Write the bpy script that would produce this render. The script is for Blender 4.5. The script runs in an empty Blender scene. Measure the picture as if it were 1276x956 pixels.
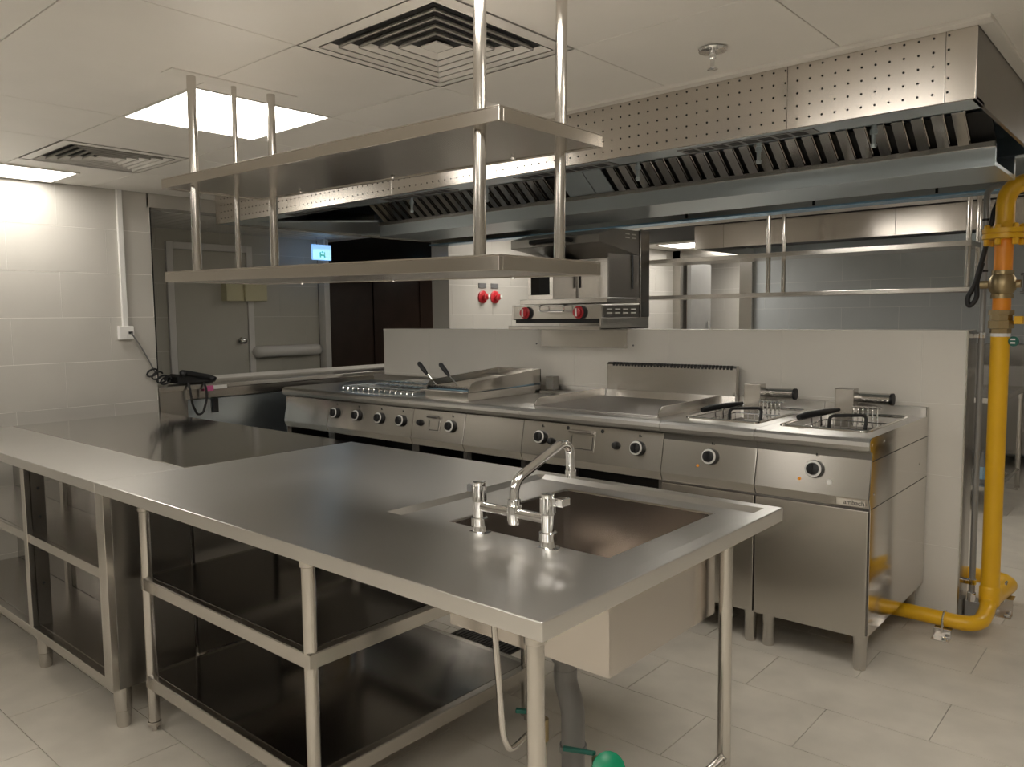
import bpy, math, random
from mathutils import Vector, Matrix
random.seed(7)
S = bpy.context.scene
C = S.collection

# ---------------------------------------------------------------- camera
cam = bpy.data.cameras.new('camera'); co = bpy.data.objects.new('camera', cam); C.objects.link(co)
yaw, pit, rol = math.radians(40.9666), math.radians(4.8442), math.radians(-0.6407)
fw = Vector((-math.sin(yaw)*math.cos(pit), math.cos(yaw)*math.cos(pit), -math.sin(pit)))
rt = Vector((math.cos(yaw), math.sin(yaw), 0)); up = rt.cross(fw)
r2 = rt*math.cos(rol) + up*math.sin(rol); u2 = -rt*math.sin(rol) + up*math.cos(rol)
M = Matrix((r2, u2, -fw)).transposed().to_4x4(); M.translation = (0.9329, -1.1558, 1.4417)
co.matrix_world = M
cam.sensor_width = 36; cam.lens = 983.25/1276*36; cam.clip_start = .05; cam.clip_end = 60
S.camera = co
# ---------------------------------------------------------------- world, exposure
w = bpy.data.worlds.new('world'); S.world = w; w.use_nodes = True
w.node_tree.nodes['Background'].inputs[0].default_value = (.8, .85, 1, 1)
w.node_tree.nodes['Background'].inputs[1].default_value = .05
S.view_settings.view_transform = 'Standard'; S.view_settings.look = 'None'
S.view_settings.gamma = 1; S.view_settings.use_curve_mapping = False
S.view_settings.exposure = 0.56
PANEL = 9.5          # radiance of the LED ceiling panels

# ---------------------------------------------------------------- materials
MATS = {}
def _m(name):
    m = bpy.data.materials.new(name); m.use_nodes = True
    nt = m.node_tree; b = nt.nodes['Principled BSDF']; MATS[name] = m
    return m, nt, b
def _noise(nt, scale, detail=3, n=5.0):
    g = nt.nodes.new('ShaderNodeNewGeometry'); mp = nt.nodes.new('ShaderNodeMapping')
    mp.inputs['Scale'].default_value = scale; nz = nt.nodes.new('ShaderNodeTexNoise')
    nz.inputs['Scale'].default_value = n; nz.inputs['Detail'].default_value = detail
    nt.links.new(g.outputs['Position'], mp.inputs[0]); nt.links.new(mp.outputs[0], nz.inputs['Vector'])
    return nz
def _ramp(nt, src, a, b, p0=.3, p1=.7):
    r = nt.nodes.new('ShaderNodeMapRange'); r.inputs[1].default_value = p0; r.inputs[2].default_value = p1
    r.inputs[3].default_value = a; r.inputs[4].default_value = b; nt.links.new(src, r.inputs[0]); return r.outputs[0]
def steel(name, col=(.56, .535, .50), rough=.22, grain=(1, 60, 60), bump=0, smudge=.015, aniso=.75):
    """brushed steel: the grain runs along the axis whose scale is smallest, highlights stretch across it"""
    m, nt, b = _m(name)
    b.inputs['Metallic'].default_value = 1; b.inputs['Base Color'].default_value = (*col, 1)
    sm = _noise(nt, (1, 1, 1), 3, 3.0)
    nt.links.new(_ramp(nt, sm.outputs['Fac'], max(.02, rough-smudge), rough+smudge), b.inputs['Roughness'])
    if len(set(grain)) > 1 and aniso:
        ax = grain.index(min(grain)); t = [.72, .69, .71]; t[ax] = 0
        cv = nt.nodes.new('ShaderNodeCombineXYZ')
        for k in range(3): cv.inputs[k].default_value = t[k]
        b.inputs['Anisotropic'].default_value = aniso; nt.links.new(cv.outputs[0], b.inputs['Tangent'])
    return m
def plain(name, col, rough=.5, metal=0, var=.06, sc=4, coat=0):
    m, nt, b = _m(name)
    b.inputs['Metallic'].default_value = metal; b.inputs['Roughness'].default_value = rough
    b.inputs['Coat Weight'].default_value = coat
    nz = _noise(nt, (1, 1, 1), 4, sc); mx = nt.nodes.new('ShaderNodeMix'); mx.data_type = 'RGBA'
    mx.inputs[6].default_value = (*[c*(1-var) for c in col], 1); mx.inputs[7].default_value = (*[min(1, c*(1+var)) for c in col], 1)
    nt.links.new(_ramp(nt, nz.outputs['Fac'], 0, 1), mx.inputs[0]); nt.links.new(mx.outputs[2], b.inputs['Base Color'])
    return m
def emit(name, col, s):
    m, nt, b = _m(name)
    b.inputs['Base Color'].default_value = (.8, .8, .8, 1)
    b.inputs['Emission Color'].default_value = (*col, 1); b.inputs['Emission Strength'].default_value = s
    return m
steel('steel_x', bump=.004); steel('steel_y', grain=(60, 1, 60), bump=.004); steel('steel_z', grain=(60, 60, 1), bump=.004)
steel('steel_top', col=(.74, .725, .70), rough=.31, grain=(2, 160, 160), aniso=.7, bump=.0012)
steel('steel_mirror', col=(.62, .60, .57), rough=.10, grain=(1, 30, 30), bump=.002)
steel('steel_bright', col=(.66, .635, .60), rough=.25, bump=.004)
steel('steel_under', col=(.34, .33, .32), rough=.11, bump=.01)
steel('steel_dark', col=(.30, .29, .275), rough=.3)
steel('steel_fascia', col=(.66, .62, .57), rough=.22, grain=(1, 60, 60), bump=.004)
steel('steel_bowl', col=(.60, .56, .52), rough=.2, grain=(1, 1, 1), bump=.02)
steel('film_reflection_steel', col=(.60, .67, .715), rough=.33, bump=.003)
steel('blue_film_reflection', col=(.36, .56, .74), rough=.25, bump=.004)
steel('iron_plate', col=(.40, .385, .37), rough=.34, grain=(3, 30, 30), bump=.004)
steel('pole_steel', col=(.62, .59, .55), rough=.2, grain=(60, 60, 1), bump=.004)
steel('chrome', col=(.82, .82, .82), rough=.06, grain=(1, 1, 1), bump=0, smudge=.01)
steel('brass', col=(.42, .33, .19), rough=.38)
plain('ceiling_paint', (.80, .775, .73), .45, var=.02)
plain('white_trim', (.78, .755, .71), .4, var=.02)
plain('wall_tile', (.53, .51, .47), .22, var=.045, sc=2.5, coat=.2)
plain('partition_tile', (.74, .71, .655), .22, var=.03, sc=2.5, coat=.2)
plain('back_tile', (.50, .53, .545), .3, var=.05, sc=2)
plain('grout', (.86, .84, .79), .8, var=.02)
plain('floor_tile', (.63, .59, .52), .42, var=.09, sc=5)
plain('floor_grout', (.40, .38, .345), .8)
plain('door_paint', (.55, .53, .46), .4, var=.02)
plain('brown_panel', (.22, .145, .11), .3, var=.1)
plain('black_gap', (.012, .012, .012), .6)
plain('black_plastic', (.01, .01, .011), .5)
plain('white_plastic', (.80, .79, .76), .35, var=.02)
plain('cream_paper', (.68, .64, .42), .6)
plain('yellow_paint', (.80, .45, .012), .33, var=.05)
plain('orange_paint', (.85, .30, .02), .33, var=.05)
plain('red_plastic', (.55, .03, .04), .3)
plain('orange_light', (.9, .35, .03), .3)
plain('grey_pvc', (.20, .195, .19), .3, var=.05)
plain('grey_conduit', (.33, .33, .325), .4, metal=.5)
plain('green_plastic', (.0, .27, .13), .35)
plain('dark_green', (.01, .12, .09), .4)
plain('slot_dark', (.03, .03, .03), .7)
plain('pink_tag', (.65, .12, .32), .5)
plain('lever_grey', (.16, .16, .16), .35)
emit('led', (1, .945, .86), PANEL)
emit('sign_glow', (.22, .5, 1.0), .75)
emit('sign_white', (.35, .75, 1.0), .8)
emit('sign_green', (.0, .5, .45), .5)
_m('glass'); gb = MATS['glass'].node_tree.nodes['Principled BSDF']
gb.inputs['Base Color'].default_value = (.75, .82, .84, 1); gb.inputs['Roughness'].default_value = .03; gb.inputs['Transmission Weight'].default_value = 1

# ---------------------------------------------------------------- mesh helpers
class MB:
    def __init__(s): s.v = []; s.f = []
    def add(s, vs, fs):
        n = len(s.v); s.v += [tuple(p) for p in vs]; s.f += [tuple(i+n for i in f) for f in fs]; return s
    def box(s, x0, x1, y0, y1, z0, z1):
        x0, x1 = sorted((x0, x1)); y0, y1 = sorted((y0, y1)); z0, z1 = sorted((z0, z1))
        return s.add([(x, y, z) for z in (z0, z1) for y in (y0, y1) for x in (x0, x1)],
            [(0,2,3,1),(4,5,7,6),(0,1,5,4),(2,6,7,3),(0,4,6,2),(1,3,7,5)])
    def quad(s, a, b, c, d): return s.add([a, b, c, d], [(0,1,2,3)])
    def prism(s, poly, x0, x1, axis='X'):
        """poly in the plane across axis, (Y,Z) for X, (X,Z) for Y, (X,Y) for Z; extruded x0..x1"""
        n = len(poly)
        def P(t, p):
            return (t, p[0], p[1]) if axis == 'X' else (p[0], t, p[1]) if axis == 'Y' else (p[0], p[1], t)
        vs = [P(x0, p) for p in poly] + [P(x1, p) for p in poly]
        fs = [tuple(range(n))[::-1], tuple(range(n, 2*n))] + [(i, (i+1) % n, n+(i+1) % n, n+i) for i in range(n)]
        return s.add(vs, fs)
    def tube(s, pts, r, seg=16, cap=True):
        pts = [Vector(p) for p in pts]; rs = r if isinstance(r, (list, tuple)) else [r]*len(pts)
        rings = []; prev = None
        for i, p in enumerate(pts):
            a = pts[max(i-1, 0)]; b = pts[min(i+1, len(pts)-1)]; t = (b-a).normalized()
            if prev is None:
                n = t.orthogonal().normalized()
            else:
                n = (prev - t*prev.dot(t)).normalized()
            prev = n; bn = t.cross(n)
            rings.append([p + (n*math.cos(2*math.pi*k/seg) + bn*math.sin(2*math.pi*k/seg))*rs[i] for k in range(seg)])
        vs = [q for ring in rings for q in ring]; fs = []
        for i in range(len(pts)-1):
            for k in range(seg):
                fs.append((i*seg+k, i*seg+(k+1) % seg, (i+1)*seg+(k+1) % seg, (i+1)*seg+k))
        if cap: fs += [tuple(range(seg))[::-1], tuple(range((len(pts)-1)*seg, len(pts)*seg))]
        return s.add(vs, fs)
    def lathe(s, prof, c, d=(0, 0, 1), seg=20):
        """prof: list of (distance along d, radius)"""
        d = Vector(d).normalized(); c = Vector(c); n = d.orthogonal().normalized(); b = d.cross(n)
        vs = [c + d*h + (n*math.cos(2*math.pi*k/seg) + b*math.sin(2*math.pi*k/seg))*r for h, r in prof for k in range(seg)]
        m = len(prof)
        fs = [(i*seg+k, i*seg+(k+1) % seg, (i+1)*seg+(k+1) % seg, (i+1)*seg+k) for i in range(m-1) for k in range(seg)]
        fs += [tuple(range(seg))[::-1], tuple(range((m-1)*seg, m*seg))]
        return s.add(vs, fs)
    def build(s, name, mat, parent=None, bevel=0, smooth=False):
        me = bpy.data.meshes.new(name); me.from_pydata(s.v, [], s.f); me.update()
        me.materials.append(MATS[mat]); o = bpy.data.objects.new(name, me); C.objects.link(o)
        if smooth:
            me.polygons.foreach_set('use_smooth', [True]*len(me.polygons))
            try: me.set_sharp_from_angle(angle=math.radians(40))
            except Exception: pass
        if bevel:
            mo = o.modifiers.new('bevel', 'BEVEL'); mo.width = bevel; mo.segments = 2; mo.limit_method = 'ANGLE'; mo.angle_limit = math.radians(40)
        if parent: o.parent = parent
        return o
def bend(pts, r=.05, n=6):
    """round the corners of a polyline"""
    P = [Vector(p) for p in pts]; out = [P[0]]
    for i in range(1, len(P)-1):
        a = (P[i-1]-P[i]); b = (P[i+1]-P[i]); q = min(r, a.length*.49, b.length*.49)
        s0 = P[i]+a.normalized()*q; s1 = P[i]+b.normalized()*q
        for k in range(n+1):
            t = k/n; out.append(s0*(1-t)**2 + P[i]*2*t*(1-t) + s1*t*t)
    return out + [P[-1]]
def box(name, mat, x0, x1, y0, y1, z0, z1, parent=None, bevel=0): return MB().box(x0, x1, y0, y1, z0, z1).build(name, mat, parent, bevel)
def tube(name, mat, pts, r, parent=None, seg=16): return MB().tube(pts, r, seg).build(name, mat, parent, 0, True)
def lathe(name, mat, prof, c, d=(0, 0, 1), parent=None, seg=20): return MB().lathe(prof, c, d, seg).build(name, mat, parent, 0, True)
def tag(o, label, cat, group=None):
    o['label'] = label; o['category'] = cat
    if group: o['group'] = group
    return o
def thing(name, label, cat, loc=(0, 0, 0), group=None):
    o = bpy.data.objects.new(name, None); o.empty_display_size = .05; C.objects.link(o)
    o.location = loc; return tag(o, label, cat, group)
def adopt(root):
    """parts were written in world coordinates: keep them there under a root that stands at the thing's base"""
    inv = Matrix.Translation(-root.location)
    for ch in root.children: ch.matrix_parent_inverse = inv
def struct(o): o['kind'] = 'structure'; return o
def stuff(o): o['kind'] = 'stuff'; return o
def piece(me, name, parent, loc, rot=None, scale=None):
    o = bpy.data.objects.new(name, me); C.objects.link(o); o.parent = parent; o.location = loc
    if rot: o.rotation_euler = rot
    if scale: o.scale = scale
    return o
def text(name, s, mat, size, M4, parent, depth=.0006):
    cu = bpy.data.curves.new(name, 'FONT'); cu.body = s; cu.size = size; cu.extrude = depth; cu.align_x = 'CENTER'; cu.align_y = 'CENTER'
    t = bpy.data.objects.new(name, cu); C.objects.link(t); bpy.context.view_layer.update()
    me = bpy.data.meshes.new_from_object(t); bpy.data.objects.remove(t)
    me.materials.clear(); me.materials.append(MATS[mat]); o = bpy.data.objects.new(name, me); C.objects.link(o)
    o.matrix_local = M4; o.parent = parent; return o

ZC = 2.258
# ================================================================ ROOM
# floor: grout bed with running-bond tiles
floor = struct(box('floor', 'floor_grout', -9, 3.2, -3.6, 9.5, -.06, -.004))
PY, PX = .326, .65
tm = {}
def floor_tile(wd, dp):
    k = (round(wd, 3), round(dp, 3))
    if k not in tm:
        o = MB().box(-wd/2+.0015, wd/2-.0015, -dp/2+.0015, dp/2-.0015, -.006, 0).build('floor_tile', 'floor_tile')
        tm[k] = o.data; bpy.data.objects.remove(o)
    return tm[k]
nt_ = 0
for j in range(-4, 13):
    y0 = -.277 + PY*j; off = -.337 if j % 2 == 0 else -.676
    for i in range(-7, 6):
        x0 = off + PX*i
        if x0 < -4.2 or x0 > 2.2: continue
        piece(floor_tile(PX, PY), 'floor_tile', floor, (x0+PX/2, y0+PY/2, 0)); nt_ += 1
mb = MB()
for j in range(-10, 30):
    y0 = -.277 + PY*j; off = -.337 if j % 2 == 0 else -.676
    for i in range(-14, 8):
        x0 = off + PX*i
        if -4 <= j < 13 and -7 <= i < 6 and -4.2 <= x0 <= 2.2: continue
        if x0 < -8.9 or x0+PX > 3.2 or y0 < -3.5 or y0+PY > 9.4: continue
        mb.box(x0+.0015, x0+PX-.0015, y0+.0015, y0+PY-.0015, -.006, 0)
stuff(mb.build('far_floor_tiles', 'floor_tile', floor))

# ceiling: bed with lay-in panels, a bevelled joint between them
ceil = struct(box('ceiling', 'slot_dark', -4.35, 3.2, -3.6, 9.5, ZC+.012, ZC+.05))
XL = [-4.2, -3.55, -2.965, -2.365, -1.77, -1.145, -.55, .06, .66, 1.26, 1.86, 2.46, 3.2]
YL = [-3.3, -2.72, -2.12, -1.52, -.92, -.33, .27, .86, 1.44]
LIGHTS = [(3, 5), (0, 5)]
HOLES = {(5, 6): 'diffuser', (1, 6): 'diffuser', (3, 6): 'light', (6, 5): 'light', (8, 6): 'light', (8, 3): 'light', (6, 2): 'light', (9, 1): 'light', (3, 1): 'light'}  # includes unseen lights added to brighten the aisle and open floor
def panel(x0, x1, y0, y1):
    g = .0015
    MB().box(x0+g, x1-g, y0+g, y1-g, ZC, ZC+.014).build('ceiling_panel', 'ceiling_paint', ceil, .002)
for j in range(len(YL)-1):
    i = 0
    while i < len(XL)-1:
        x0, x1 = XL[i], XL[i+1]
        if (i, j) in HOLES: i += 1; continue
        if i == 3 and j < 6 and (i+1, j) not in HOLES: x1 = XL[i+2]; i += 1
        if i == 0 and j in (5, 6):      # the strip light beside the wall
            panel(XL[0], XL[1], YL[j], YL[j+1]) if j == 6 else None
            if j == 5: panel(XL[0], -3.75, YL[j], YL[j+1]); panel(-3.75, XL[1], YL[j], YL[j+1])
        else: panel(x0, x1, YL[j], YL[j+1])
        i += 1
for x0, x1 in zip(XL[:-1], XL[1:]):      # plain panels behind the hood
    for y0, y1 in ((3.46, 4.3), (4.3, 5.5), (6.9, 8.2), (8.2, 9.4)): panel(x0, x1, y0, y1)
for y0, y1 in ((1.44, 2.2), (2.2, 2.8), (2.8, 3.46)):
    panel(.46, 1.26, y0, y1); panel(1.26, 3.2, y0, y1); panel(-4.2, -3.84, y0, y1)
# white angle trim where the hood meets the ceiling
t1 = struct(MB().box(-3.84, .465, 1.405, 1.449, ZC-.012, ZC+.002).box(.4265, .465, 1.4491, 3.5, ZC-.012, ZC+.002).build('trim_1', 'white_trim', None, .002))

# tiled walls ------------------------------------------------------
def tiled_wall(name, axis, at, a0, a1, z0, z1, th, tw, thh, zref, offs, mat='wall_tile', gap=.0022, flip=1):
    """axis 'X': wall plane X=at running along Y; axis 'Y': plane Y=at along X. Body lies behind (flip side)."""
    back = at - flip*th
    if axis == 'X': body = box(name, 'grout', min(back, at-flip*.0018), max(back, at-flip*.0018), a0, a1, z0, z1)
    else: body = box(name, 'grout', a0, a1, min(back, at-flip*.0018), max(back, at-flip*.0018), z0, z1)
    struct(body)
    r0 = math.floor((z0-zref)/thh)
    for r in range(r0, r0+30):
        za, zb = zref+r*thh, zref+(r+1)*thh
        za, zb = max(za, z0), min(zb, z1)
        if zb-za < .01: continue
        off = offs[r % 2]; k = math.floor((a0-off)/tw)
        while off+k*tw < a1:
            ta, tb = max(off+k*tw, a0), min(off+(k+1)*tw, a1); k += 1
            if tb-ta < .008: continue
            m = MB(); g = gap/2
            if axis == 'X': m.box(min(at, at-flip*.008), max(at, at-flip*.008), ta+g, tb-g, za+g, zb-g)
            else: m.box(ta+g, tb-g, min(at, at-flip*.008), max(at, at-flip*.008), za+g, zb-g)
            m.build('wall_tile', mat, body)
    return body
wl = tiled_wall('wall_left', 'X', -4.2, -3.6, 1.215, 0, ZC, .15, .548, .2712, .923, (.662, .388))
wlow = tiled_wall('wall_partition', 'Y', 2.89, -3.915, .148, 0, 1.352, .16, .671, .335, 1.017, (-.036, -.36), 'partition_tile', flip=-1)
# steel end cap and white cap of the partition
box('end_cap', 'steel_z', .148, .1545, 2.884, 3.056, 0, 1.357, wlow)
box('wall_cap', 'partition_tile', -3.917, .15, 2.888, 3.052, 1.352, 1.358, wlow)
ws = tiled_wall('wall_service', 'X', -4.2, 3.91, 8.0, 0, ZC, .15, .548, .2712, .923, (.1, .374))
box('reveal', 'wall_tile', -4.42, -4.2, 3.90, 3.91, 0, ZC, ws)
wb = tiled_wall('wall_back', 'Y', 8.0, -3.13, 3.2, 0, ZC, .15, .6, .3, .9, (0, .3), 'back_tile', flip=-1)
wr = struct(box('wall_right', 'wall_tile', 3.2, 3.35, -3.6, 9.5, 0, ZC+.05))
wf = struct(box('wall_front', 'wall_tile', -4.35, 3.35, -3.75, -3.6, 0, ZC+.05))
# doorway in the back wall with a tiled lobby behind it
d2 = struct(MB().box(-4.2, -4.09, 7.93, 8.1, 0, ZC).box(-3.29, -3.13, 7.93, 8.1, 0, ZC).box(-4.2, -3.13, 7.93, 8.1, 2.14, ZC).build('door_2', 'steel_z', None, .004))
MB().box(-4.06, -4.0, 8.05, 8.6, 0, 2.1).build('door_leaf', 'grey_conduit', d2, .003)
MB().tube([(-3.985, 8.5, .95), (-3.985, 8.5, 1.35)], .015).build('handle', 'chrome', d2)
tiled_wall('wall_lobby', 'Y', 9.4, -5.2, -2.4, 0, ZC, .1, .6, .3, .9, (0, .3), flip=-1)
lob = box('wall_lobby_side', 'wall_tile', -2.5, -2.4, 8.15, 9.4, 0, ZC); struct(lob)
lob2 = struct(box('wall_lobby_end', 'wall_tile', -5.2, -5.1, 8.1, 9.4, 0, ZC))

# corridor beyond the pass-through --------------------------------
wc = tiled_wall('wall_corridor', 'X', -5.3, 1.0, 3.27, 0, 2.17, .1, .548, .2712, .923, (.662, .388), 'door_paint')
ce = struct(box('ceiling_corridor', 'slot_dark', -9, -4.36, -1.5, 9.4, 2.19, 2.24))
for k in range(-12, 44):
    x0 = -4.36
    MB().box(-6.8, x0, .6+k*.085, .6+k*.085+.078, 2.17, 2.19).build('ceiling_slat', 'white_trim', ce) if 0 <= k < 34 else None
bulk = struct(box('wall_header', 'wall_tile', -4.35, -4.2, 1.2, 3.95, 2.17, ZC+.05))
wend = struct(box('wall_corridor_end', 'wall_tile', -5.3, -4.35, -1.5, -1.4, 0, 2.2))
struct(box('wall_corridor_near', 'door_paint', -5.4, -5.3, -1.5, 1.0, 0, 2.2))
wbr = struct(box('wall_lounge', 'brown_panel', -8.2, -8.1, 2.0, 9.4, 0, 2.2))
struct(box('wall_lounge_end', 'brown_panel', -8.2, -4.72, 9.3, 9.4, 0, 2.2))
for k in range(7):
    MB().box(-8.1, -8.085, 2.6+k*.9, 2.6+k*.9+.87, .12, 2.0).build('wood_panel', 'brown_panel', wbr, .004)
struct(box('wall_lounge_side', 'black_gap', -8.1, -5.4, 3.0, 3.1, 0, 2.2))
# white flush door in the corridor
d1 = struct(MB().box(-5.3, -5.275, 1.83, 1.885, 0, 2.07).box(-5.3, -5.275, 2.53, 2.585, 0, 2.07).box(-5.3, -5.275, 1.8851, 2.5299, 2.015, 2.07).build('door_1', 'white_trim', None, .003))
MB().box(-5.3, -5.285, 1.89, 2.525, .01, 2.01).build('door_leaf', 'door_paint', d1, .002)
lathe('door_knob', 'chrome', [(0, .028), (.012, .03), (.03, .012), (.04, .026), (.06, .026), (.066, .015)], (-5.285, 2.452, 1.262), (1, 0, 0), d1)
MB().box(-5.285, -5.255, 2.46, 2.52, 1.86, 1.885).build('door_closer', 'lever_grey', d1)
# rail bumper along the corridor wall
tag(MB().tube(bend([(-5.27, 2.6, 1.16), (-5.235, 2.6, 1.16), (-5.235, 3.2, 1.16), (-5.27, 3.2, 1.16)], .03), .05).build('wall_bumper', 'white_trim', None, 0, True), 'cream rounded bumper rail on the corridor wall beside the door', 'bumper rail')
tag(MB().box(-5.298, -5.2, 3.272, 3.33, 0, 2.17).build('corner_guard', 'white_trim', None, .003), 'pale upright corner guard at the end of the corridor wall', 'corner guard')
nb = thing('notice_box', 'cream two-part box fixed above the corridor door handle', 'box', (-5.28, 2.47, 1.6))
MB().box(-5.285, -5.2, 2.29, 2.45, 1.6, 1.76).build('box_face', 'cream_paper', nb, .003); MB().box(-5.285, -5.18, 2.452, 2.66, 1.6, 1.76).build('box_side', 'cream_paper', nb, .003); adopt(nb)
for k, (y, dz, mt, lb) in enumerate([(3.02, 0, 'sign_glow', 'lit blue and white exit sign hanging in the corridor'), ]):
    e = thing('exit_sign', lb, 'sign', (-5.02, y+.11, 2.17))
    MB().box(-5.03, -5.01, y, y+.2, 1.965, 2.10).build('sign_body', 'sign_glow', e, .003)
    MB().box(-5.008, -5.006, y+.01, y+.19, 1.97, 2.055).build('sign_face', 'sign_white', e)
    m = MB().box(-5.005, -5.003, y+.07, y+.085, 1.985, 2.035).box(-5.005, -5.003, y+.115, y+.13, 1.985, 2.035).box(-5.005, -5.003, y+.085, y+.115, 2.0, 2.015)
    m.lathe([(0, .009), (.002, .009)], (-5.005, y+.1, 2.035), (1, 0, 0)).build('running_figure', 'sign_green', e)
    MB().tube([(-5.02, y+.05, 2.1), (-5.02, y+.05, 2.17)], .004).tube([(-5.02, y+.15, 2.1), (-5.02, y+.15, 2.17)], .004).build('hanger', 'chrome', e)
    adopt(e)
e = thing('dim_exit_sign', 'small dim blue sign deep in the dark lounge', 'sign', (-6.6, 5.75, 2.17))
MB().box(-6.62, -6.6, 5.6, 5.82, 1.97, 2.09).build('sign_body', 'film_reflection_steel', e); MB().box(-6.599, -6.597, 5.61, 5.81, 2.02, 2.035).build('sign_stripe', 'sign_white', e)
MB().tube([(-6.61, 5.71, 2.09), (-6.61, 5.71, 2.19)], .006).build('hanger', 'chrome', e); adopt(e)

# pass-through counter
pc = thing('pass_counter', 'stainless pass-through counter filling the wall opening beneath the telephone', 'counter', (-4.4, 2.5, 0))
MB().box(-4.62, -4.2, 1.22, 3.9, .972, 1.005).build('countertop', 'steel_bright', pc, .003)
MB().box(-4.6, -4.215, 1.23, 1.42, .05, .972).build('end_panel', 'steel_bright', pc, .002)
MB().box(-4.6, -4.23, 1.42, 3.88, .05, .90).build('front_panel', 'film_reflection_steel', pc, .002)
MB().box(-4.6, -4.222, 1.42, 3.88, .905, .97).build('apron', 'steel_x', pc, .002)
MB().box(-4.225, -4.212, 1.60, 1.64, .80, .90).build('handle_slot', 'black_gap', pc)
MB().box(-4.62, -4.60, 1.22, 3.9, 1.005, 1.03).build('rear_upstand', 'white_trim', pc)
adopt(pc)
tag(MB().box(-4.35, -4.205, 1.2155, 1.2255, 1.03, 2.17).build('opening_strip', 'black_gap'), 'thin black upright strip lining the edge of the tiled left wall', 'frame')  # flat black strip down the edge of the opening
# telephone on the counter with coiled cord hanging over the edge
ph = thing('telephone', 'black desk telephone on the pass-through counter with handset cord dangling', 'telephone', (-4.27, 1.5, 1.005))
MB().prism([(1.37, 1.012), (1.62, 1.006), (1.63, 1.022), (1.40, 1.075), (1.36, 1.06)], -4.40, -4.23).build('body', 'black_plastic', ph, .008)
MB().prism([(1.45, 1.07), (1.53, 1.048), (1.53, 1.051), (1.45, 1.073)], -4.34, -4.25).build('display', 'lever_grey', ph)
MB().tube(bend([(-4.19, 1.40, 1.075), (-4.2, 1.39, 1.085), (-4.24, 1.40, 1.09), (-4.24, 1.60, 1.045), (-4.21, 1.62, 1.03)], .03), .02, 10).build('handset', 'black_plastic', ph, 0, True)
for r in range(4):
    for c in range(3):
        y = 1.545+r*.02; z = 1.075-(y-1.40)*.23+.004
        MB().box(-4.38+c*.03, -4.36+c*.03, y, y+.013, z, z+.004).build('key', 'lever_grey', ph)
pts = [(-4.2, 1.42, 1.02), (-4.165, 1.415, .98), (-4.165, 1.425, .88), (-4.165, 1.46, .80), (-4.165, 1.50, .81), (-4.165, 1.53, .90), (-4.165, 1.53, .98), (-4.2, 1.53, 1.015)]
MB().tube(bend(pts, .03), .008, 8).build('handset_cord', 'black_plastic', ph, 0, True); adopt(ph)
tg = thing('price_tag', 'small pink and white label stuck on the counter edge below the telephone', 'label', (-4.2, 1.6, .972))
MB().box(-4.2, -4.196, 1.535, 1.60, .955, .99).build('pink_half', 'pink_tag', tg); MB().box(-4.2, -4.196, 1.60, 1.70, .965, .99).build('white_half', 'white_plastic', tg); adopt(tg)
# cable trunking and telephone socket on the left wall
tag(MB().box(-4.2, -4.178, 1.005, 1.037, 1.40, ZC).build('cable_trunking', 'white_plastic', None, .002), 'thin white vertical cable trunking on the tiled wall above the socket', 'trunking')
so = thing('wall_socket', 'white telephone socket on the tiled wall under the trunking', 'socket', (-4.2, 1.02, 1.33))
MB().box(-4.2, -4.165, .975, 1.065, 1.325, 1.41).build('socket_box', 'white_plastic', so, .004); MB().box(-4.166, -4.16, 1.03, 1.055, 1.36, 1.375).build('jack', 'black_gap', so); adopt(so)
pc_ = thing('phone_cable', 'thin grey telephone cable with a black bundled loop on the tiled wall', 'cable', (-4.16, 1.2, 1.0))
MB().tube(bend([(-4.158, 1.045, 1.365), (-4.17, 1.12, 1.25), (-4.175, 1.185, 1.12), (-4.178, 1.2, 1.09)], .05), .0045, 8).build('lead', 'lever_grey', pc_, 0, True)
b = MB()
for a, (dy, dz) in enumerate([(-.03, .02), (.0, .0), (.03, -.025), (.05, -.035)]):
    b.tube([(-4.172+.004*a, 1.2+dy+.035*math.cos(t), 1.085+dz+.022*math.sin(t)+.01*math.cos(t)) for t in [k*math.pi/6 for k in range(12)]], .006, 6)
b.build('cable_bundle', 'black_plastic', pc_, 0, True)
MB().tube(bend([(-4.165, 1.24, 1.055), (-4.2, 1.30, 1.075), (-4.3, 1.352, 1.05)], .04), .004, 8).build('tail', 'black_plastic', pc_, 0, True); adopt(pc_)
# red shut-off buttons on the service wall
for y, lb in ((4.34, 'red emergency button beside the pillar on the white tiled wall'), (4.512, 'red emergency button nearer the wall-mounted grill on the white tiled wall')):
    r = thing('emergency_button', lb, 'button', (-4.2, y, 1.64), 'red emergency buttons')
    lathe('red_plate', 'red_plastic', [(0, .06), (.012, .06), (.02, .045), (.02, .03)], (-4.2, y, 1.63), (1, 0, 0), r)
    lathe('push_knob', 'red_plastic', [(.02, .02), (.04, .02), (.045, .032), (.06, .03), (.066, .015)], (-4.2, y, 1.63), (1, 0, 0), r)
    MB().box(-4.12, -4.115, y-.006, y+.02, 1.625, 1.65).build('white_mark', 'white_plastic', r)
    MB().box(-4.2, -4.192, y-.05, y+.05, 1.715, 1.76).build('name_plate', 'lever_grey', r); adopt(r)

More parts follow.
